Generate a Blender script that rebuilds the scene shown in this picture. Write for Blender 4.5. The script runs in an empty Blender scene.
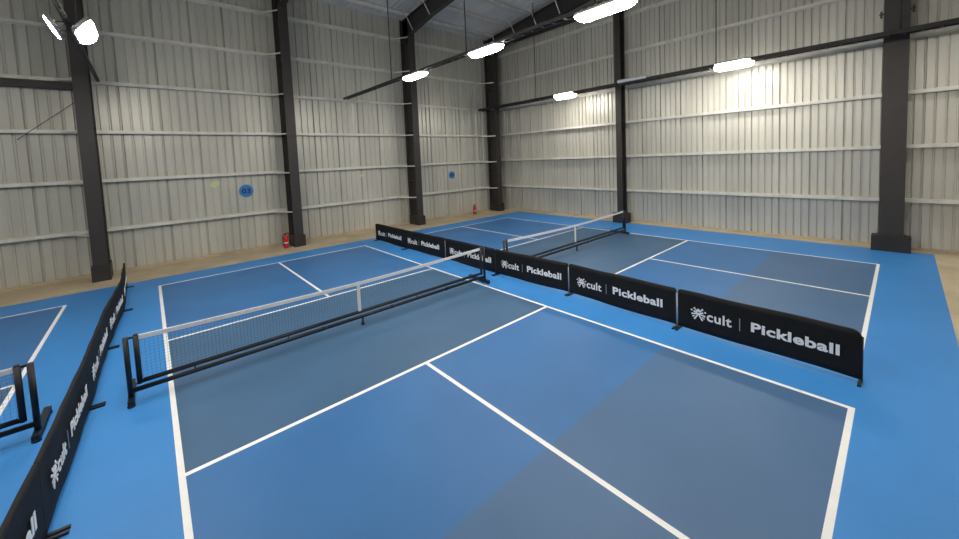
import bpy, bmesh, math, random
from mathutils import Vector, Matrix

S = bpy.context.scene
COL = S.collection
R = random.Random(7)

# ------------------------------------------------------------------ camera
cam_data = bpy.data.cameras.new('camera')
cam = bpy.data.objects.new('camera', cam_data)
COL.objects.link(cam)
cam.location = (-0.0368, -13.7058, 3.1716)
cam.rotation_euler = (1.505426, 0.042635, -0.726491)
cam_data.sensor_fit = 'HORIZONTAL'
cam_data.sensor_width = 36.0
cam_data.lens = 375.07 / 959 * 36.0
cam_data.shift_y = -86.645 / 959          # the photograph is the lower part of a taller frame
cam_data.clip_start = 0.05
cam_data.clip_end = 200
S.camera = cam

# ------------------------------------------------------------------ light, exposure
LAMP_POWER = 72.0                          # radiance of the LED lamp faces
world = bpy.data.worlds.new('world')
world.use_nodes = True
world.node_tree.nodes['Background'].inputs[0].default_value = (0.6, 0.65, 0.7, 1)
world.node_tree.nodes['Background'].inputs[1].default_value = 0.05
S.world = world
S.view_settings.view_transform = 'Standard'
S.view_settings.look = 'None'
S.view_settings.gamma = 1.0
S.view_settings.use_curve_mapping = False
S.view_settings.exposure = 0.43

# ------------------------------------------------------------------ materials
def srgb(r, g, b):
    f = lambda c: (c / 255 / 12.92) if c / 255 <= 0.04045 else ((c / 255 + 0.055) / 1.055) ** 2.4
    return (f(r), f(g), f(b), 1)

def mat(name, col, rough=0.6, metal=0.0, var=0.0, scale=3.0, bump=0.0, bscale=60.0, spec=0.5, stretch=(1, 1, 1)):
    m = bpy.data.materials.new(name)
    m.use_nodes = True
    nt = m.node_tree
    b = nt.nodes['Principled BSDF']
    b.inputs['Roughness'].default_value = rough
    b.inputs['Metallic'].default_value = metal
    b.inputs['Specular IOR Level'].default_value = spec
    b.inputs['Base Color'].default_value = col
    tc = nt.nodes.new('ShaderNodeTexCoord')
    mp = nt.nodes.new('ShaderNodeMapping')
    mp.inputs['Scale'].default_value = stretch
    nt.links.new(tc.outputs['Object'], mp.inputs['Vector'])
    if var:
        n = nt.nodes.new('ShaderNodeTexNoise')
        n.inputs['Scale'].default_value = scale
        n.inputs['Detail'].default_value = 4
        nt.links.new(mp.outputs['Vector'], n.inputs['Vector'])
        r = nt.nodes.new('ShaderNodeValToRGB')
        r.color_ramp.elements[0].position = 0.3
        r.color_ramp.elements[1].position = 0.7
        r.color_ramp.elements[0].color = tuple(c * (1 - var) for c in col[:3]) + (1,)
        r.color_ramp.elements[1].color = tuple(min(1, c * (1 + var)) for c in col[:3]) + (1,)
        nt.links.new(n.outputs['Fac'], r.inputs['Fac'])
        nt.links.new(r.outputs['Color'], b.inputs['Base Color'])
    if bump:
        n2 = nt.nodes.new('ShaderNodeTexNoise')
        n2.inputs['Scale'].default_value = bscale
        n2.inputs['Detail'].default_value = 3
        nt.links.new(mp.outputs['Vector'], n2.inputs['Vector'])
        bp = nt.nodes.new('ShaderNodeBump')
        bp.inputs['Strength'].default_value = bump
        bp.inputs['Distance'].default_value = 0.02
        nt.links.new(n2.outputs['Fac'], bp.inputs['Height'])
        nt.links.new(bp.outputs['Normal'], b.inputs['Normal'])
    return m

def emit(name, col, strength):
    m = bpy.data.materials.new(name)
    m.use_nodes = True
    nt = m.node_tree
    nt.nodes.remove(nt.nodes['Principled BSDF'])
    e = nt.nodes.new('ShaderNodeEmission')
    e.inputs[0].default_value = col
    e.inputs[1].default_value = strength
    nt.links.new(e.outputs[0], nt.nodes['Material Output'].inputs[0])
    return m

M = dict(
    apron=mat('apron_blue_paint', (0.040, 0.235, 0.60, 1), 0.50, var=0.05, scale=0.8, bump=0.03, bscale=90, spec=0.38),
    court=mat('court_blue_paint', (0.037, 0.152, 0.375, 1), 0.50, var=0.07, scale=0.9, bump=0.03, bscale=90, spec=0.38),
    band=mat('court_grey_blue_tone', (0.060, 0.140, 0.275, 1), 0.50, var=0.06, scale=0.9, bump=0.03, bscale=90, spec=0.38),  # greyer court tone on the near side of bandY
    kitchen=mat('kitchen_slate_blue_paint', (0.052, 0.125, 0.235, 1), 0.50, var=0.07, scale=0.9, bump=0.03, bscale=90, spec=0.38),
    line=mat('white_line_paint', (0.86, 0.87, 0.86, 1), 0.5, var=0.03, scale=6),
    concrete=mat('bare_concrete', (0.49, 0.405, 0.275, 1), 0.75, var=0.16, scale=1.2, bump=0.1, bscale=30),
    sheet=mat('galvanised_wall_sheet', (0.575, 0.565, 0.50, 1), 0.36, metal=0.25, var=0.10, scale=1.1, stretch=(1, 1, 0.25)),
    roof=mat('galvanised_roof_sheet', (0.64, 0.635, 0.63, 1), 0.45, metal=0.1, var=0.08, scale=1.0),
    girt=mat('galvanised_girt', (0.70, 0.69, 0.63, 1), 0.40, metal=0.15, var=0.12, scale=3.0),
    steel=mat('dark_painted_steel', (0.036, 0.031, 0.029, 1), 0.5, var=0.12, scale=2.0),
    pedestal=mat('dark_painted_pedestal', (0.024, 0.021, 0.020, 1), 0.6, var=0.15, scale=3.0),
    black=mat('black_powder_coat', (0.008, 0.010, 0.016, 1), 0.5, var=0.1, scale=6),
    rubber=mat('black_rubber', (0.015, 0.014, 0.016, 1), 0.8, var=0.1, scale=10),
    fabric=mat('black_banner_fabric', (0.009, 0.009, 0.010, 1), 0.75, var=0.15, scale=5, bump=0.1, bscale=200, spec=0.25),
    print=mat('white_banner_print', (0.93, 0.93, 0.92, 1), 0.6, var=0.02, scale=9),
    bar=mat('grey_banner_print', (0.34, 0.34, 0.34, 1), 0.6, var=0.02, scale=9),
    pole=mat('grey_steel_tube', (0.42, 0.44, 0.48, 1), 0.4, metal=0.4, var=0.05, scale=8),
    tape=mat('white_net_tape', (0.84, 0.83, 0.82, 1), 0.7, var=0.04, scale=12),
    cord=mat('black_net_cord', (0.02, 0.022, 0.028, 1), 0.8, var=0.1, scale=20),
    housing=mat('grey_lamp_housing', (0.30, 0.30, 0.30, 1), 0.5, metal=0.3, var=0.05, scale=8),
    off=mat('white_unlit_diffuser', (0.85, 0.85, 0.83, 1), 0.3, var=0.02, scale=8),
    tray=mat('dark_channel_steel', (0.030, 0.028, 0.027, 1), 0.55, metal=0.2, var=0.1, scale=5),
    red=mat('red_enamel', (0.52, 0.022, 0.030, 1), 0.3, var=0.06, scale=10),
    tag=mat('pale_paper_tag', (0.75, 0.68, 0.66, 1), 0.6, var=0.05, scale=20),
    sign=mat('blue_sign_vinyl', (0.045, 0.20, 0.52, 1), 0.45, var=0.04, scale=8),
    rim=mat('pale_blue_sign_rim', (0.14, 0.36, 0.62, 1), 0.45, var=0.04, scale=8),
    navy=mat('navy_sign_print', (0.006, 0.022, 0.10, 1), 0.5, var=0.05, scale=8),
    patch=mat('pale_yellow_patch', (0.66, 0.68, 0.36, 1), 0.5, var=0.08, scale=9),
    lamp=emit('led_lamp_face', (1.0, 0.945, 0.86, 1), LAMP_POWER),
)

# ------------------------------------------------------------------ mesh helpers
def box(bm, x0, x1, y0, y1, z0, z1, mi=0):
    v = [bm.verts.new((x, y, z)) for z in (z0, z1) for y in (y0, y1) for x in (x0, x1)]
    for f in ((0, 2, 3, 1), (4, 5, 7, 6), (0, 1, 5, 4), (2, 6, 7, 3), (0, 4, 6, 2), (1, 3, 7, 5)):
        bm.faces.new([v[i] for i in f]).material_index = mi
    return v

def tube(bm, a, b, r, n=10, r2=None):
    a, b = Vector(a), Vector(b)
    r2 = r if r2 is None else r2
    d = (b - a).normalized()
    u = d.orthogonal().normalized()
    w = d.cross(u)
    A, B = [], []
    for i in range(n):
        t = 2 * math.pi * i / n
        e = u * math.cos(t) + w * math.sin(t)
        A.append(bm.verts.new(a + e * r))
        B.append(bm.verts.new(b + e * r2))
    for i in range(n):
        j = (i + 1) % n
        bm.faces.new((A[i], A[j], B[j], B[i])).smooth = True
    bm.faces.new(A[::-1]); bm.faces.new(B)

def bar(bm, a, b, w, h, up=(0, 0, 1)):
    """square-section bar between two points"""
    a, b = Vector(a), Vector(b)
    d = (b - a).normalized()
    s = d.cross(Vector(up))
    s = d.orthogonal() if s.length < 1e-4 else s
    s.normalize()
    t = s.cross(d).normalized()
    V = [bm.verts.new(p + s * i * w / 2 + t * j * h / 2) for p in (a, b) for i, j in ((-1, -1), (1, -1), (1, 1), (-1, 1))]
    for f in ((3, 2, 1, 0), (4, 5, 6, 7), (0, 1, 5, 4), (1, 2, 6, 5), (2, 3, 7, 6), (3, 0, 4, 7)):
        bm.faces.new([V[i] for i in f])

def lathe(bm, prof, c=(0, 0, 0), n=20):
    rings = []
    for r, z in prof:
        rings.append([bm.verts.new((c[0] + r * math.cos(2 * math.pi * i / n), c[1] + r * math.sin(2 * math.pi * i / n), c[2] + z)) for i in range(n)])
    for A, B in zip(rings, rings[1:]):
        for i in range(n):
            j = (i + 1) % n
            bm.faces.new((A[i], A[j], B[j], B[i])).smooth = True
    bm.faces.new(rings[0][::-1]); bm.faces.new(rings[-1])

def bevel(bm, w, seg=2):
    bmesh.ops.bevel(bm, geom=[e for e in bm.edges if len(e.link_faces) == 2 and e.calc_face_angle(0) > 0.6], offset=w, segments=seg, affect='EDGES', profile=0.5)

def obj(name, bm, mats, parent=None, loc=(0, 0, 0), rot=(0, 0, 0), fix=True):
    if fix:
        bmesh.ops.recalc_face_normals(bm, faces=bm.faces)
    me = bpy.data.meshes.new(name)
    bm.to_mesh(me)
    bm.free()
    for m in (mats if isinstance(mats, (list, tuple)) else [mats]):
        me.materials.append(m)
    o = bpy.data.objects.new(name, me)
    COL.objects.link(o)
    o.location = loc
    o.rotation_euler = rot
    if parent:
        o.parent = parent
    return o

def thing(name, label, cat, loc=(0, 0, 0), rotz=0.0, group=None):
    o = bpy.data.objects.new(name, None)
    o.empty_display_size = 0.2
    COL.objects.link(o)
    o.location = loc
    o.rotation_euler = (0, 0, rotz)
    o['label'] = label
    o['category'] = cat
    if group:
        o['group'] = group
    return o

def struct(o, label=None, cat=None):
    o['kind'] = 'structure'
    if label:
        o['label'] = label
        o['category'] = cat
    return o

def dup(root, loc, label):
    r = root.copy(); COL.objects.link(r); r.location = loc; r['label'] = label
    for ch in list(root.children):
        c = ch.copy(); COL.objects.link(c); c.parent = r
        for g in list(ch.children):
            d = g.copy(); COL.objects.link(d); d.parent = c
    return r

def text_mesh(name, body, w, h, bold, thick=0.004):
    """lettering as a mesh in the x-z plane, facing -y, lower left corner at the origin"""
    cu = bpy.data.curves.new(name, 'FONT')
    cu.body = body
    cu.size = 1.0
    cu.offset = bold
    cu.extrude = 0.0
    cu.resolution_u = 4
    cu.space_character = 1.06
    to = bpy.data.objects.new(name, cu)
    COL.objects.link(to)
    dg = bpy.context.evaluated_depsgraph_get()
    me = bpy.data.meshes.new_from_object(to.evaluated_get(dg))
    bpy.data.objects.remove(to)
    bm = bmesh.new()
    bm.from_mesh(me)
    bmesh.ops.remove_doubles(bm, verts=bm.verts, dist=1e-5)
    xs = [v.co.x for v in bm.verts]; ys = [v.co.y for v in bm.verts]
    x0, x1, y0, y1 = min(xs), max(xs), min(ys), max(ys)
    for v in bm.verts:
        v.co = Vector(((v.co.x - x0) / (x1 - x0) * w, 0, (v.co.y - y0) / (y1 - y0) * h))
    for f in bm.faces:
        f.smooth = False
    res = bmesh.ops.extrude_face_region(bm, geom=list(bm.faces))
    for e in res['geom']:
        if isinstance(e, bmesh.types.BMVert):
            e.co.y -= thick
    return bm

# ================================================================== SETTING
WX, WY = 16.4, 3.1                      # inner face of the right (gable) wall and of the far (eave) wall
LX, FY = -15.0, -30.0                   # walls behind the viewer
EAVE, SLOPE, RIDGE = 10.22, 0.12, -13.45
roof_z = lambda y: EAVE + SLOPE * (WY - y) if y > RIDGE else EAVE + SLOPE * (WY - RIDGE) - SLOPE * (RIDGE - y)

CL, CW, HL = 13.36, 6.05, 0.03          # court between line centres, half width of a line
K1, K2 = 4.596, 8.79
courts = [(0.0, 0.0), (7.863, 0.02), (-7.83, -0.12)]
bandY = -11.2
AX0, AX1, AY0, AY1 = -11.0, 15.95, -14.33, 1.05   # blue apron

def floor_kind(x, y):
    """0 concrete, 1 apron, (2+i, material) court i"""
    for i, (ox, oy) in enumerate(courts):
        u, v = x - ox, -(y - oy)
        if -HL < u < CW + HL and -HL < v < CL + HL:
            ln = min(abs(u), abs(u - CW)) < HL or min(abs(v), abs(v - CL), abs(v - K1), abs(v - K2)) < HL \
                or (abs(u - CW / 2) < HL and (v < K1 or v > K2))
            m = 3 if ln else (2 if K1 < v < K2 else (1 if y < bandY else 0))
            return (2 + i, m)
    if AX0 < x < AX1 and AY0 < y < AY1:
        return (1, 0)
    return (0, 0)

xs, ys = {LX, WX, AX0, AX1}, {FY, WY, AY0, AY1, bandY}
for ox, oy in courts:
    for c in (0, CW, CW / 2):
        xs |= {round(ox + c - HL, 4), round(ox + c + HL, 4)}
    for c in (0, CL, K1, K2):
        ys |= {round(oy - c - HL, 4), round(oy - c + HL, 4)}
xs, ys = sorted(xs), sorted(ys)
fbm = [bmesh.new() for _ in range(5)]
for x0, x1 in zip(xs, xs[1:]):
    for y0, y1 in zip(ys, ys[1:]):
        k, m = floor_kind((x0 + x1) / 2, (y0 + y1) / 2)
        b = fbm[k]
        b.faces.new([b.verts.new(p) for p in ((x0, y0, 0), (x1, y0, 0), (x1, y1, 0), (x0, y1, 0))]).material_index = m
for b in fbm:
    bmesh.ops.remove_doubles(b, verts=b.verts, dist=1e-4)
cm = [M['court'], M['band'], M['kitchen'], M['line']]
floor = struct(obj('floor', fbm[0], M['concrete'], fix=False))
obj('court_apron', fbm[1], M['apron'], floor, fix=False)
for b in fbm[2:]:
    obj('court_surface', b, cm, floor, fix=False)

def sheet(p0, p1, zf, inward, pitch=0.25, depth=0.045, sag=0.004):
    """trapezoidal steel sheet standing between two floor points; grooves pushed away from the room"""
    p0, p1, n = Vector(p0), Vector(p1), Vector(inward)
    L = (p1 - p0).length
    d = (p1 - p0) / L
    pts, s, k = [], 0.0, 0
    while s < L - 1e-6:
        j = sag * math.sin(k * 2.3) + sag * math.sin(k * 0.9 + 1)
        for a, q in ((0.0, 0), (pitch * 0.70, 0), (pitch * 0.78, 1), (pitch * 0.9, 1)):
            if s + a < L:
                pts.append((s + a, -depth * q * (1.5 if k % 4 == 1 else 0.75 + 0.25 * math.sin(k * 1.7)) + j * (1 - q)))
        s += pitch; k += 1
    pts.append((L, 0))
    bm = bmesh.new()
    rows = []
    for t, o in pts:
        p = p0 + d * t
        z = zf(p)
        rows.append([bm.verts.new((p.x + n.x * o, p.y + n.y * o, 0)), bm.verts.new((p.x + n.x * o, p.y + n.y * o, z)),
                     bm.verts.new((p.x - n.x * 0.08, p.y - n.y * 0.08, z)), bm.verts.new((p.x - n.x * 0.08, p.y - n.y * 0.08, 0))])
    for A, B in zip(rows, rows[1:]):
        for i in range(4):
            j = (i + 1) % 4
            bm.faces.new((A[i], B[i], B[j], A[j]))
    bm.faces.new(rows[0]); bm.faces.new(rows[-1][::-1])
    return bm

wz = lambda p: roof_z(p.y) + 0.02
wall_back = struct(obj('wall_back', sheet((LX, WY, 0), (WX, WY, 0), wz, (0, -1, 0)), M['sheet']))
wall_right = struct(obj('wall_right', sheet((WX, WY, 0), (WX, FY, 0), wz, (-1, 0, 0), pitch=0.2), M['sheet']))
wall_left = struct(obj('wall_left', sheet((LX, FY, 0), (LX, WY, 0), wz, (1, 0, 0), pitch=0.5), M['sheet']))
wall_front = struct(obj('wall_front', sheet((WX, FY, 0), (LX, FY, 0), wz, (0, 1, 0), pitch=0.5), M['sheet']))

# roof sheet: ribs run down the slope
bm = bmesh.new()
rows, x, k = [], LX - 0.05, 0
while x < WX + 0.06:
    for a, q in ((0.0, 0), (0.17, 0), (0.195, 1), (0.225, 1)):
        h = 0.03 * q
        rows.append([bm.verts.new((min(x + a, WX + 0.06), y, roof_z(y) + h + dz)) for y, dz in ((WY + 0.05, 0), (RIDGE, 0), (FY - 0.05, 0), (FY - 0.05, .12), (RIDGE, .12), (WY + 0.05, .12))])
    x += 0.25
for A, B in zip(rows, rows[1:]):
    for i in range(6):
        j = (i + 1) % 6
        bm.faces.new((A[i], B[i], B[j], A[j]))
bm.faces.new(rows[0]); bm.faces.new(rows[-1][::-1])
ceiling = struct(obj('ceiling', bm, M['roof']))
y = 2.3
while y > RIDGE:
    bm = bmesh.new()
    z = roof_z(y)
    box(bm, LX, WX, y - 0.035, y + 0.035, z - 0.2, z - 0.19)
    box(bm, LX, WX, y - 0.035, y - 0.025, z - 0.2, z - 0.012)
    box(bm, LX, WX, y - 0.035, y + 0.035, z - 0.022, z - 0.012)
    obj('purlin', bm, M['girt'], ceiling)
    y -= 1.45

# girts: lipped channels that carry the wall sheets
def girt(wall, axis, z, a0, a1):
    bm = bmesh.new()
    for (d0, d1, z0, z1) in ((0.008, 0.20, 0.065, 0.075), (0.19, 0.20, -0.03, 0.065), (0.17, 0.19, -0.03, -0.022), (0.008, 0.018, -0.03, 0.065)):
        if axis == 'x':
            box(bm, a0, a1, WY - d1, WY - d0, z + z0, z + z1)
        else:
            box(bm, WX - d1, WX - d0, a0, a1, z + z0, z + z1)
    obj('girt', bm, M['girt'], wall)
LEVELS = (1.40, 2.95, 4.47, 6.0, 7.55, 9.15)
for z in LEVELS:
    girt(wall_back, 'x', z, LX, WX - 0.18)
    girt(wall_right, 'y', z + 0.02, FY, WY - 0.18)
girt(wall_right, 'y', 10.75, FY, -1.5)
bm = bmesh.new()
box(bm, -6.7, -1.5, WY - 0.34, WY - 0.18, 5.74, 5.92)
obj('strut', bm, M['steel'], wall_back)
bm = bmesh.new()
tube(bm, (-2.7, WY - 0.2, 4.25), (-1.45, WY - 0.2, 5.42), 0.009)
obj('brace_rod', bm, M['steel'], wall_back)
bm = bmesh.new()
box(bm, WX - 0.34, WX - 0.18, -9.0, 1.2, 9.66, 9.84)
obj('strut', bm, M['steel'], wall_right)
# low ledges where the sheets meet the slab
bm = bmesh.new(); box(bm, LX, WX - 0.12, WY - 0.10, WY - 0.005, 0, 0.07); bevel(bm, 0.008)
struct(obj('baseboard_back', bm, M['concrete']))
bm = bmesh.new(); box(bm, WX - 0.12, WX - 0.005, FY, WY - 0.12, 0, 0.07); bevel(bm, 0.008)
struct(obj('baseboard_right', bm, M['concrete']))

# ================================================================== STEEL FRAMES
def column(name_label, x, y, deep, axis, top, half=None, base=None):
    """tapered I-section column; axis 'y' = web runs along y (far wall), 'x' = along x (right wall)"""
    t = thing('steel_column', name_label, 'column', (x, y, 0), 0 if axis == 'y' else -math.pi / 2, 'dark steel columns along the walls')
    # local: +y towards the wall, inner flange at y=0, outer flange at y=deep
    hw = half or (0.17 if axis == 'y' else 0.245)
    bm = bmesh.new()
    box(bm, -hw, hw, 0, 0.025, 0.4, top)
    box(bm, -hw, hw, deep - 0.025, deep, 0.4, top)
    box(bm, -0.01, 0.01, 0.025, deep - 0.025, 0.4, top)
    for z in (2.2, 4.6, 7.2, 9.0):
        box(bm, -hw + 0.01, -0.01, 0.025, deep - 0.025, z, z + 0.014)
        box(bm, 0.01, hw - 0.01, 0.025, deep - 0.025, z, z + 0.014)
    obj('shaft', bm, M['steel'], t)
    bm = bmesh.new()
    w = base or (0.205 if axis == 'y' else 0.39)
    box(bm, -w, w, -0.10, deep - 0.02, 0, 0.43)
    bevel(bm, 0.02)
    obj('pedestal', bm, M['pedestal'], t)
    bm = bmesh.new()
    box(bm, -hw - .03, hw + .03, -0.04, deep, 0.43, 0.455)
    obj('base_plate', bm, M['steel'], t)
    for z in LEVELS:
        bm = bmesh.new()
        bar(bm, (-hw + 0.03, 0.05, z - 0.02), (-hw - 0.42, deep + 0.0, z - 0.02), 0.012, 0.05)
        if axis == 'y':
            obj('flange_brace', bm, M['girt'], t)
        else:
            bm.free()
    return t

DEEP = 0.755
cols_L = [(-1.27, 'dark steel column nearest the left edge, beside the far end of the left banner row'),
          (4.30, 'dark steel column with a red fire extinguisher standing at its foot'),
          (9.98, 'dark steel column behind the far end of the middle banner row'),
          (15.58, 'dark steel column in the far corner where the two walls meet')]
for x, lab in cols_L:
    column(lab, x, 2.14, DEEP, 'y', roof_z(2.0) - 0.24)
column('slender dark steel column on the right wall behind the far net', 15.8, -5.28, 0.395, 'x', roof_z(-5.4) - 0.24, 0.13, 0.31)
c2 = column('thick dark steel column on the right wall nearest the viewer', 15.8, -13.52, 0.395, 'x', roof_z(-13.5) - 0.24)
for s in (-1, 1):
    bm = bmesh.new()
    tube(bm, (s * 0.245, -0.03, 6.72), (s * 0.34, -0.03, 6.72), 0.02)
    box(bm, s * 0.30 - 0.02, s * 0.30 + 0.02, -0.06, 0.0, 6.62, 6.8)
    obj('bracket', bm, M['steel'], c2)

def rafter(x, lab, low=0.0):
    t = thing('roof_rafter', lab, 'rafter', (x, 2.0, 9.5), 0, 'dark steel rafters under the roof')
    bm = bmesh.new()
    y0, y1 = 0.0, RIDGE - 2.0
    zt = lambda yy: roof_z(yy + 2.0) - 0.205 - 9.5
    def zb(yy):
        return zt(yy) - 0.72 - max(0, 0.10 * (1 + yy / 1.6)) - low
    ys_ = [0.88, 0, -0.8, -1.6, -4, -8, y1]
    for hw, za, zc in ((0.12, 0, -0.02), (0.01, -0.02, 'w'), (0.12, 'b', 0.02)):
        prev = None
        for yy in ys_:
            top_, bot_ = (zt(yy), zt(yy) - 0.02) if zc == -0.02 else ((zt(yy) - 0.02, zb(yy)) if zc == 'w' else (zb(yy), zb(yy) - 0.02))
            ring = [bm.verts.new((sx * hw, yy, zz)) for sx, zz in ((-1, bot_), (1, bot_), (1, top_), (-1, top_))]
            if prev:
                for i in range(4):
                    j = (i + 1) % 4
                    bm.faces.new((prev[i], prev[j], ring[j], ring[i]))
            else:
                bm.faces.new(ring)
            prev = ring
        bm.faces.new(prev[::-1])
    obj('beam', bm, M['steel'], t)
    yy = -0.2
    while yy > -9:
        bm = bmesh.new()
        bar(bm, (-0.11, yy, zb(yy) - 0.0), (-0.60, yy + 0.0, zt(yy) + 0.05), 0.012, 0.05, up=(0, 1, 0))
        obj('flange_brace', bm, M['girt'], t)
        yy -= 1.45
    return t
rafter(-1.27, 'dark steel rafter above the left banner row')
rafter(4.30, 'dark steel rafter rising from the column with the fire extinguisher')
rafter(9.98, 'dark steel rafter rising from the third column of the far wall')
rafter(15.58, 'dark steel rafter along the top of the right wall from the corner column')

# ================================================================== LAMP RAILS AND LAMPS
def rail(x, y0, y1, lab, rods, hw=0.09, zc=6.08, th=0.035):
    t = thing('lamp_rail', lab, 'rail', (x, 0, zc), 0, 'dark rails that carry the lamps')
    bm = bmesh.new()                           # ladder tray: two side angles, rungs between them
    for s_ in (-1, 1):
        box(bm, s_ * hw - 0.004, s_ * hw + 0.004, y0, y1, -0.035, th)
        box(bm, s_ * hw - 0.03 * (s_ > 0), s_ * hw + 0.03 * (s_ < 0), y0, y1, -0.039, -0.033)
    yy = y0
    while yy < y1:
        box(bm, -hw, hw, yy, yy + 0.05, -0.045, -0.030)
        yy += 0.3
    obj('tray', bm, M['tray'], t)
    for ry in rods:
        bm = bmesh.new()
        tube(bm, (0, ry, -0.03), (0, ry, roof_z(ry) - zc), 0.016)
        obj('drop_rod', bm, M['tray'], t)
    return t
rail(-0.95, -20.0, 2.9, 'dark lamp rail hanging above the left banner row', (-1.35, -5.6, -9.6, -13.6), hw=0.035)
rail(-8.6, -20.0, 2.9, 'dark lamp rail outside the picture, added to carry extra lamps', (-1.35, -5.6, -9.6, -13.6), hw=0.035)  # unseen rail, added to hold lamps that brighten the banner faces
rail(6.85, -20.0, 2.9, 'dark lamp rail hanging above the middle banner row', (-1.35, -5.6, -9.6, -13.6))
rail(14.92, -20.0, 2.9, 'long dark lamp rail hanging just before the right wall', (-1.35, -5.6, -9.36, -13.6), hw=0.15, zc=5.97, th=0.075)

def rounded(bm, w, l, r, z0, z1):
    pts = []
    for cx, cy, a0 in ((w - r, l - r, 0), (-w + r, l - r, 90), (-w + r, -l + r, 180), (w - r, -l + r, 270)):
        for k in range(7):
            a = math.radians(a0 + 15 * k)
            pts.append((cx + r * math.cos(a), cy + r * math.sin(a)))
    A = [bm.verts.new((p[0], p[1], z0)) for p in pts]
    B = [bm.verts.new((p[0], p[1], z1)) for p in pts]
    bm.faces.new(A[::-1]); bm.faces.new(B)
    for i in range(len(pts)):
        j = (i + 1) % len(pts)
        bm.faces.new((A[i], A[j], B[j], B[i]))

def dome(bm, w, l, r, z1, deep):
    """bulging diffuser: rounded outline shrinking downwards"""
    rings = []
    for q in range(6):
        t = q / 5 * math.radians(80)
        f, z = math.cos(t), z1 - deep * math.sin(t)
        pts = []
        for cx, cy, a0 in ((w - r, l - r, 0), (-w + r, l - r, 90), (-w + r, -l + r, 180), (w - r, -l + r, 270)):
            for k in range(7):
                a = math.radians(a0 + 15 * k)
                x, y = cx + r * math.cos(a), cy + r * math.sin(a)
                pts.append(bm.verts.new((x * f, y - math.copysign(min(abs(y), w * (1 - f)), y), z)))
        rings.append(pts)
    n = len(rings[0])
    for A, B in zip(rings, rings[1:]):
        for i in range(n):
            j = (i + 1) % n
            bm.faces.new((A[i], A[j], B[j], B[i])).smooth = True
    bm.faces.new(rings[0]); bm.faces.new(rings[-1][::-1])

def lamp(x, y, side, lab, on=True, tilt=40, off=0.22, w=0.2, l=0.58, z=6.0, deep=0.13):
    """linear LED flood hung on a rail; side -1 faces left, +1 faces right"""
    t = thing('ceiling_lamp', lab, 'lamp', (x + side * off, y, z), 0, 'bright linear lamps on the rails')
    a = math.radians(tilt) * side
    rot = (0, -a, 0)
    bm = bmesh.new(); rounded(bm, w, l, min(w, 0.15), 0.0, 0.05)
    for q in range(6):
        yy = -0.42 + q * 0.16
        box(bm, -w + 0.03, w - 0.03, yy, yy + 0.02, 0.049, 0.085)
    obj('housing', bm, M['housing'], t, rot=rot)
    bm = bmesh.new(); dome(bm, w - 0.012, l - 0.012, min(w, 0.15) - 0.012, 0.001, min(w, deep))
    obj('lamp_face', bm, M['lamp'] if on else M['off'], t, rot=rot)
    for yy in (-0.3, 0.3):
        bm = bmesh.new()
        bar(bm, (0, yy, 0.05), (-side * off, yy, 0.055), 0.03, 0.012)
        obj('bracket', bm, M['tray'], t)
    return t
LY = (-2.95, -6.4, -9.75, -13.2)
lamp(-0.95, LY[0] + 0.05, 1, 'bright lamp in front of the steel column beside the banner row end, broad oval glow', tilt=50, l=0.5, w=0.19)
lamp(-0.95, LY[0] + 0.05, -1, 'thin lamp seen edge-on, paired with the broad oval lamp', tilt=62, l=0.46, w=0.15, deep=0.03)
lamp(6.85, LY[0], -1, 'bright lamp over the middle banners, first on its rail from the far wall', tilt=-5, off=0.02)
lamp(6.85, LY[1], -1, 'bright lamp over the middle banners, second on its rail from the far wall', tilt=-5, off=0.02)
lamp(6.85, LY[2], -1, 'bright lamp cut by the top edge of the photo, third on the middle rail', tilt=-5, off=-0.08, w=0.23, l=0.62)
lamp(14.92, -3.1, -1, 'bright lamp on the wall rail between the corner column and the slender column', tilt=22, off=0.0, z=5.94)
lamp(14.92, -6.42, -1, 'unlit white lamp on the wall rail beside the slender column', on=False, tilt=78, off=0.16, w=0.075, l=0.62, z=6.07)
lamp(14.92, LY[2] - 0.12, -1, 'bright lamp on the wall rail between the slender and the thick column', tilt=22, off=0.0, z=5.94)
# unseen lamps further along the rails; the last three added for extra light
for x, y, s_, tl in ((-0.95, LY[1], 1, 50), (-0.95, LY[2], 1, 50), (-0.95, LY[1], -1, 50),
                     (6.85, LY[3], -1, 0), (14.92, -16.6, -1, 22), (-8.6, LY[1], 1, 55), (-8.6, LY[2], 1, 55)):
    lamp(x, y, s_, 'bright lamp outside the picture, added for its light', tilt=tl)

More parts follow.
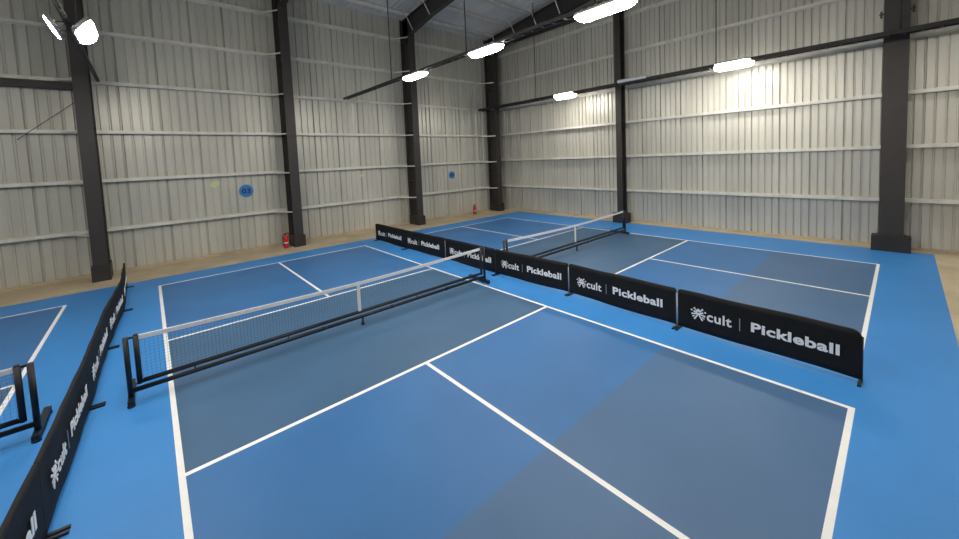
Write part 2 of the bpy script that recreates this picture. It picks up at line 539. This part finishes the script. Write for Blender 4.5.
# ================================================================== NETS
def make_net(loc, lab):
    t = thing('pickleball_net', lab, 'net', loc, 0, 'portable pickleball nets')
    O, I = 3.32, 3.215
    top = lambda x: 0.925 - 0.065 * (1 - (abs(x) / I) ** 1.6)
    for s in (-1, 1):
        bm = bmesh.new(); tube(bm, (s * O, 0.0, 0.06), (s * O, 0.0, 0.925), 0.031, 14); bevel(bm, 0.006)
        obj('outer_post', bm, M['black'], t)
        bm = bmesh.new(); tube(bm, (s * I, 0.0, 0.235), (s * I, 0.0, 0.925), 0.032, 14); bevel(bm, 0.006)
        p = obj('inner_post', bm, M['black'], t)
        bm = bmesh.new(); tube(bm, (s * I, 0.0, 0.925), (s * I, 0.0, 0.94), 0.025, 12)
        obj('post_cap', bm, M['rubber'], p)
        bm = bmesh.new(); bar(bm, (s * O, -0.16, 0.055), (s * O, 0.60, 0.055), 0.07, 0.06); bevel(bm, 0.01)
        f = obj('foot', bm, M['black'], t)
        for yy in (-0.13, 0.57):
            bm = bmesh.new(); lathe(bm, [(0.04, 0), (0.045, 0.01), (0.04, 0.026)], (s * O, yy, 0), 14)
            obj('rubber_pad', bm, M['rubber'], f)
        bm = bmesh.new(); bar(bm, (s * I, 0, 0.90), (s * O, 0, 0.91), 0.012, 0.03)
        obj('tie_strap', bm, M['cord'], t)
    bm = bmesh.new(); tube(bm, (-I, 0.0, 0.258), (I, 0.0, 0.258), 0.027, 10)
    obj('upper_rail', bm, M['black'], t)
    bm = bmesh.new(); tube(bm, (-O, -0.02, 0.17), (O, -0.02, 0.17), 0.033, 10)
    for xx in (-2.1, -0.7, 0.7, 2.1):
        tube(bm, (xx - 0.05, -0.02, 0.17), (xx + 0.05, -0.02, 0.17), 0.036, 10)
    for xx in (-2.6, -1.3, 1.3, 2.6):
        tube(bm, (xx, -0.02, 0.19), (xx, 0.0, 0.25), 0.010, 8)
    obj('lower_rail', bm, M['black'], t)
    bm = bmesh.new(); tube(bm, (0.04, -0.02, 0.15), (0.04, -0.02, 0.035), 0.02, 10); tube(bm, (0.04, -0.02, 0.04), (0.04, -0.02, 0.0), 0.035, 12)
    obj('centre_leg', bm, M['rubber'], t)
    # knotted netting: real strands
    bm = bmesh.new()
    n = 134
    for i in range(n + 1):
        x = -I + 0.04 + (2 * I - 0.08) * i / n
        bar(bm, (x, 0, 0.285), (x, 0, top(x) - 0.04), 0.0013, 0.0013)
    m = 13
    for j in range(m):
        f = j / m
        seg = 16
        for k in range(seg):
            xa, xb = -I + 0.04 + (2 * I - 0.08) * k / seg, -I + 0.04 + (2 * I - 0.08) * (k + 1) / seg
            za, zb_ = 0.29 + (top(xa) - 0.325) * f, 0.29 + (top(xb) - 0.325) * f
            r_ = 0.010 if j == 0 else 0.0013
            bar(bm, (xa, 0, za), (xb, 0, zb_), r_, r_)
    obj('netting', bm, M['cord'], t)
    bm = bmesh.new()
    prev = None
    for k in range(33):
        x = -I + 0.03 + (2 * I - 0.06) * k / 32
        z = top(x)
        ring = [bm.verts.new((x, yy, zz)) for yy, zz in ((-0.007, z - 0.066), (0.007, z - 0.066), (0.007, z - 0.004), (0.0, z), (-0.007, z - 0.004))]
        if prev:
            for i in range(5):
                j = (i + 1) % 5
                bm.faces.new((prev[i], prev[j], ring[j], ring[i]))
        else:
            bm.faces.new(ring)
        prev = ring
    bm.faces.new(prev[::-1])
    obj('top_tape', bm, M['tape'], t)
    bm = bmesh.new(); box(bm, -0.028, 0.028, -0.012, 0.012, 0.235, 0.862); bevel(bm, 0.003)
    obj('centre_strap', bm, M['tape'], t)
    return t
net = make_net((2.89, -6.68, 0), 'portable net with white top tape across the front court')
dup(net, (10.35, -6.60, 0), 'portable net with white top tape across the far right court, behind the banner row')
dup(net, (-4.59, -6.72, 0), 'portable net cut by the left edge of the photo, only its end posts showing')

# ================================================================== BANNERS
def star_bm(r):
    """the round runner-like asterisk of the logo, in x-z, facing -y"""
    bm = bmesh.new()
    def slab(pts):
        A = [bm.verts.new((p[0] * r, 0, p[1] * r)) for p in pts]
        B = [bm.verts.new((p[0] * r, -0.004, p[1] * r)) for p in pts]
        bm.faces.new(A); bm.faces.new(B[::-1])
        for i in range(len(pts)):
            j = (i + 1) % len(pts)
            bm.faces.new((A[i], B[i], B[j], A[j]))
    def ray(deg, a, b, w):
        c, s = math.cos(math.radians(deg)), math.sin(math.radians(deg))
        slab([(c * a - s * w * 0.7, s * a + c * w * 0.7), (c * a + s * w * 0.7, s * a - c * w * 0.7), (c * b + s * w, s * b - c * w), (c * b - s * w, s * b + c * w)])
    def dot(x, y, q):
        slab([(x + q * math.cos(2 * math.pi * i / 10), y + q * math.sin(2 * math.pi * i / 10)) for i in range(10)])
    dot(0, 0, 0.17)
    for deg, b in ((25, 0.72), (155, 0.72), (-10, 0.95), (190, 0.95), (-58, 1.05), (-122, 1.05)):
        ray(deg, 0.1, b, 0.12)
    ray(-35, 0.62, 1.0, 0.09); ray(215, 0.62, 1.0, 0.09)
    dot(0, 0.52, 0.25)
    for deg in (55, 125):
        c, s = math.cos(math.radians(deg)), math.sin(math.radians(deg))
        ray(deg, 0.3, 0.75, 0.09)
        dot(c * 0.92, s * 0.92, 0.14)
    dot(0.92, 0.42, 0.13); dot(-0.92, 0.42, 0.13)
    return bm

def share(name, bm, m):
    bmesh.ops.recalc_face_normals(bm, faces=bm.faces)
    me = bpy.data.meshes.new(name); bm.to_mesh(me); bm.free(); me.materials.append(m)
    return me
star_me = share('star_emblem', star_bm(0.115), M['print'])
cult_me = share('cult_lettering', text_mesh('cult', 'cult', 0.36, 0.165, 0.022), M['print'])
pick_me = share('pickleball_lettering', text_mesh('pickleball', 'Pickleball', 1.0, 0.152, 0.034), M['print'])

def banner(p, q, facing, lab, seed, end=0, fl=0.13, gap=0.020, pole=('pole', 'pole'), rin=0.045):
    """free-standing fabric barrier between floor points p and q (p = reader's left)"""
    p, q = Vector(p), Vector(q)
    d = q - p
    L = d.length
    rz = math.atan2(d.y, d.x)
    c = (p + q) / 2
    t = thing('barrier_banner', lab, 'banner', (c.x, c.y, 0), rz, facing)
    rr = random.Random(seed)
    ph = [rr.uniform(0, 6) for _ in range(4)]
    H0, H1, g = 0.055, 0.715, gap
    n, m = 40, 8
    def corner(x):                                   # rounded top corners
        e = L / 2 - g - abs(x)
        rad = 0.11 if end * x > 0 else rin
        return H1 - (rad - math.sqrt(max(0, rad * rad - (rad - e) ** 2)) if e < rad else 0)
    bm = bmesh.new()
    F, B = [], []
    for i in range(n + 1):
        u = i / n
        x = -L / 2 + g + (L - 2 * g) * (u + 0.0)
        # pack columns near the ends so that the corners stay round
        x = (L / 2 - g) * math.sin(math.pi * (u - 0.5))
        zt = corner(x) + 0.004 * math.sin(5 * x + ph[0])
        zb = H0 + 0.008 * math.sin(3 * x + ph[1])
        colF, colB = [], []
        for j in range(m + 1):
            v = j / m
            amp = math.sin(math.pi * u) * 0.006
            yo = amp * (math.sin(4 * x + 2 * v + ph[2]) + 0.7 * math.sin(9 * x - 5 * v + ph[3])) + 0.010 * math.sin(math.pi * v)
            z = zb + (zt - zb) * v
            colF.append(bm.verts.new((x, -0.016 + yo * 0.6, z)))
            colB.append(bm.verts.new((x, 0.016 + yo * 0.6, z)))
        F.append(colF); B.append(colB)
    for i in range(n):
        for j in range(m):
            bm.faces.new((F[i][j], F[i + 1][j], F[i + 1][j + 1], F[i][j + 1])).smooth = True
            bm.faces.new((B[i][j], B[i][j + 1], B[i + 1][j + 1], B[i + 1][j])).smooth = True
        bm.faces.new((F[i][m], F[i + 1][m], B[i + 1][m], B[i][m]))
        bm.faces.new((F[i][0], B[i][0], B[i + 1][0], F[i + 1][0]))
    for k in (0, n):
        for j in range(m):
            bm.faces.new((F[k][j], F[k][j + 1], B[k][j + 1], B[k][j]))
    obj('fabric', bm, M['fabric'], t)
    for s in (-1, 1):
        bm = bmesh.new(); tube(bm, (s * (L / 2 - 0.013), 0, 0.02), (s * (L / 2 - 0.013), 0, 0.63), 0.0105, 10)
        obj('end_post', bm, M[pole[(s + 1) // 2]], t)
        bm = bmesh.new(); bar(bm, (s * (L / 2 - 0.03), -fl, 0.012), (s * (L / 2 - 0.03), fl, 0.012), 0.035, 0.024); bevel(bm, 0.005)
        obj('foot', bm, M['black'], t)
    x0, zc, yf = -L / 2, 0.365, -0.026
    for me, nm, x, z in ((star_me, 'emblem', x0 + 0.355, zc), (cult_me, 'lettering', x0 + 0.485, zc - 0.085), (pick_me, 'lettering', x0 + 1.105, zc - 0.062)):
        o = bpy.data.objects.new(nm, me); COL.objects.link(o); o.parent = t
        o.location = (x, yf, z)
    bm = bmesh.new(); box(bm, -0.006, 0.006, -0.004, 0.0, -0.10, 0.10)
    obj('divider_stripe', bm, M['bar'], t, loc=(x0 + 0.955, yf, zc))
    return t

mid = [(6.77, 0.50), (6.76, -1.79), (6.82, -4.2), (6.83, -6.45), (6.93, -8.74), (6.85, -11.09), (6.79, -13.42)]
mlab = ['black banner with white lettering, farthest of the middle row, by the far wall',
        'black banner with white lettering, second from the far end of the middle row',
        'black banner with white lettering right behind the right end of the front net',
        'black banner with white lettering in the middle row, just nearer than the front net posts',
        'black banner with white lettering, second nearest of the middle row',
        'black banner with the largest white lettering, nearest end of the middle row']
for i, lab in enumerate(mlab):
    banner(mid[i], mid[i + 1], 'black banners in the middle row', lab, 10 + i, end=(-1 if i == 0 else 1 if i == 5 else 0),
           pole=('black' if i in (0, 1, 3) else 'pole', 'black' if i in (0, 2, 5) else 'pole'), gap=0.006 if i == 0 else 0.016)
left = [(-0.69, 0.55), (-0.665, -1.85), (-0.80, -4.2), (-0.85, -6.45), (-0.94, -8.8), (-1.09, -11.15)]
llab = ['black banner seen edge-on, farthest of the left row, near the left column',
        'black banner of the left row, second from the far end',
        'black banner of the left row beside the left end of the front net',
        'black banner of the left row whose white star emblem shows near the lower left corner',
        'black banner of the left row cut by the bottom edge of the photo']
for i, lab in enumerate(llab):
    banner(left[i + 1], left[i], 'black banners in the left row', lab, 30 + i, end=(1 if i == 0 else 0), fl=0.15, gap=0.004, pole=('black', 'black'), rin=0.012)

# ================================================================== SIGNS, EXTINGUISHERS, PATCHES
def round_sign(x, z, r, txt, lab):
    t = thing('round_sign', lab, 'sign', (x, WY - 0.012, z), 0, 'blue round court signs on the far wall')
    def disc(rad, y0, y1):
        bm = bmesh.new()
        a = [bm.verts.new((rad * math.cos(2 * math.pi * i / 36), y0, rad * math.sin(2 * math.pi * i / 36))) for i in range(36)]
        b = [bm.verts.new((rad * math.cos(2 * math.pi * i / 36), y1, rad * math.sin(2 * math.pi * i / 36))) for i in range(36)]
        bm.faces.new(a); bm.faces.new(b[::-1])
        for i in range(36):
            j = (i + 1) % 36
            bm.faces.new((a[i], b[i], b[j], a[j]))
        return bm
    obj('rim', disc(r, 0.0, -0.012), M['rim'], t)
    obj('disc', disc(r * 0.9, -0.012, -0.018), M['sign'], t)
    bm = text_mesh('number', txt, r * 1.15, r * 0.8, 0.03)
    obj('number', bm, M['navy'], t, loc=(-r * 0.575, -0.018, -r * 0.4))
round_sign(2.78, 2.30, 0.25, '03', 'larger blue round sign with the number 03, left of the fire extinguisher column')
round_sign(12.75, 2.30, 0.21, '04', 'small blue round sign on the far wall between the third column and the corner')

def extinguisher(x, y, lab):
    t = thing('fire_extinguisher', lab, 'fire extinguisher', (x, y, 0), 0, 'fire extinguishers standing by the far wall')
    bm = bmesh.new()
    lathe(bm, [(0.088, 0.0), (0.094, 0.02), (0.094, 0.40), (0.085, 0.45), (0.055, 0.485), (0.028, 0.50), (0.028, 0.52)], n=24)
    obj('cylinder_body', bm, M['red'], t)
    bm = bmesh.new(); lathe(bm, [(0.0945, 0.19), (0.0955, 0.192), (0.0955, 0.235), (0.0945, 0.237)], n=24)
    obj('paper_tag', bm, M['tag'], t)
    bm = bmesh.new(); lathe(bm, [(0.03, 0.52), (0.032, 0.53), (0.025, 0.565)], n=14)
    v = obj('valve', bm, M['black'], t)
    bm = bmesh.new(); bar(bm, (-0.02, 0, 0.57), (0.11, 0, 0.60), 0.025, 0.012); bar(bm, (0.0, 0, 0.545), (0.11, 0, 0.55), 0.025, 0.01)
    obj('handle', bm, M['black'], v)
    bm = bmesh.new()
    pts = [(-0.02, 0, 0.545), (-0.08, -0.02, 0.54), (-0.115, -0.03, 0.48), (-0.12, -0.03, 0.35), (-0.115, -0.03, 0.2)]
    for a, b in zip(pts, pts[1:]):
        tube(bm, a, b, 0.012, 8)
    tube(bm, pts[-1], (-0.113, -0.03, 0.12), 0.014, 8, 0.026)
    obj('hose', bm, M['rubber'], t)
extinguisher(3.83, 2.22, 'red fire extinguisher on the floor left of the second column')
extinguisher(13.75, 2.40, 'red fire extinguisher on the floor left of the corner column')

def patch(x, z, w, h, lab):  # flat pale yellow patch of irregular outline on the far wall
    bm = bmesh.new()
    pts = [(-1, -0.3), (-0.5, -1), (0.4, -0.5), (1, 0.1), (0.7, 0.9), (-0.4, 1), (-0.9, 0.6)]
    A = [bm.verts.new((a * w, 0, b * h)) for a, b in pts]
    B = [bm.verts.new((a * w, -0.006, b * h)) for a, b in pts]
    bm.faces.new(A); bm.faces.new(B[::-1])
    for i in range(len(pts)):
        j = (i + 1) % len(pts)
        bm.faces.new((A[i], B[i], B[j], A[j]))
    o = obj('wall_patch', bm, M['patch'], loc=(x, WY - 0.008, z))
    o['label'] = lab; o['category'] = 'patch'; o['group'] = 'pale yellow patches on the far wall'
patch(1.82, 2.62, 0.16, 0.12, 'larger pale yellow sticker under a girt, left of the larger blue sign')
patch(7.5, 2.60, 0.12, 0.06, 'fainter pale yellow sticker on the far wall between the second and third columns')
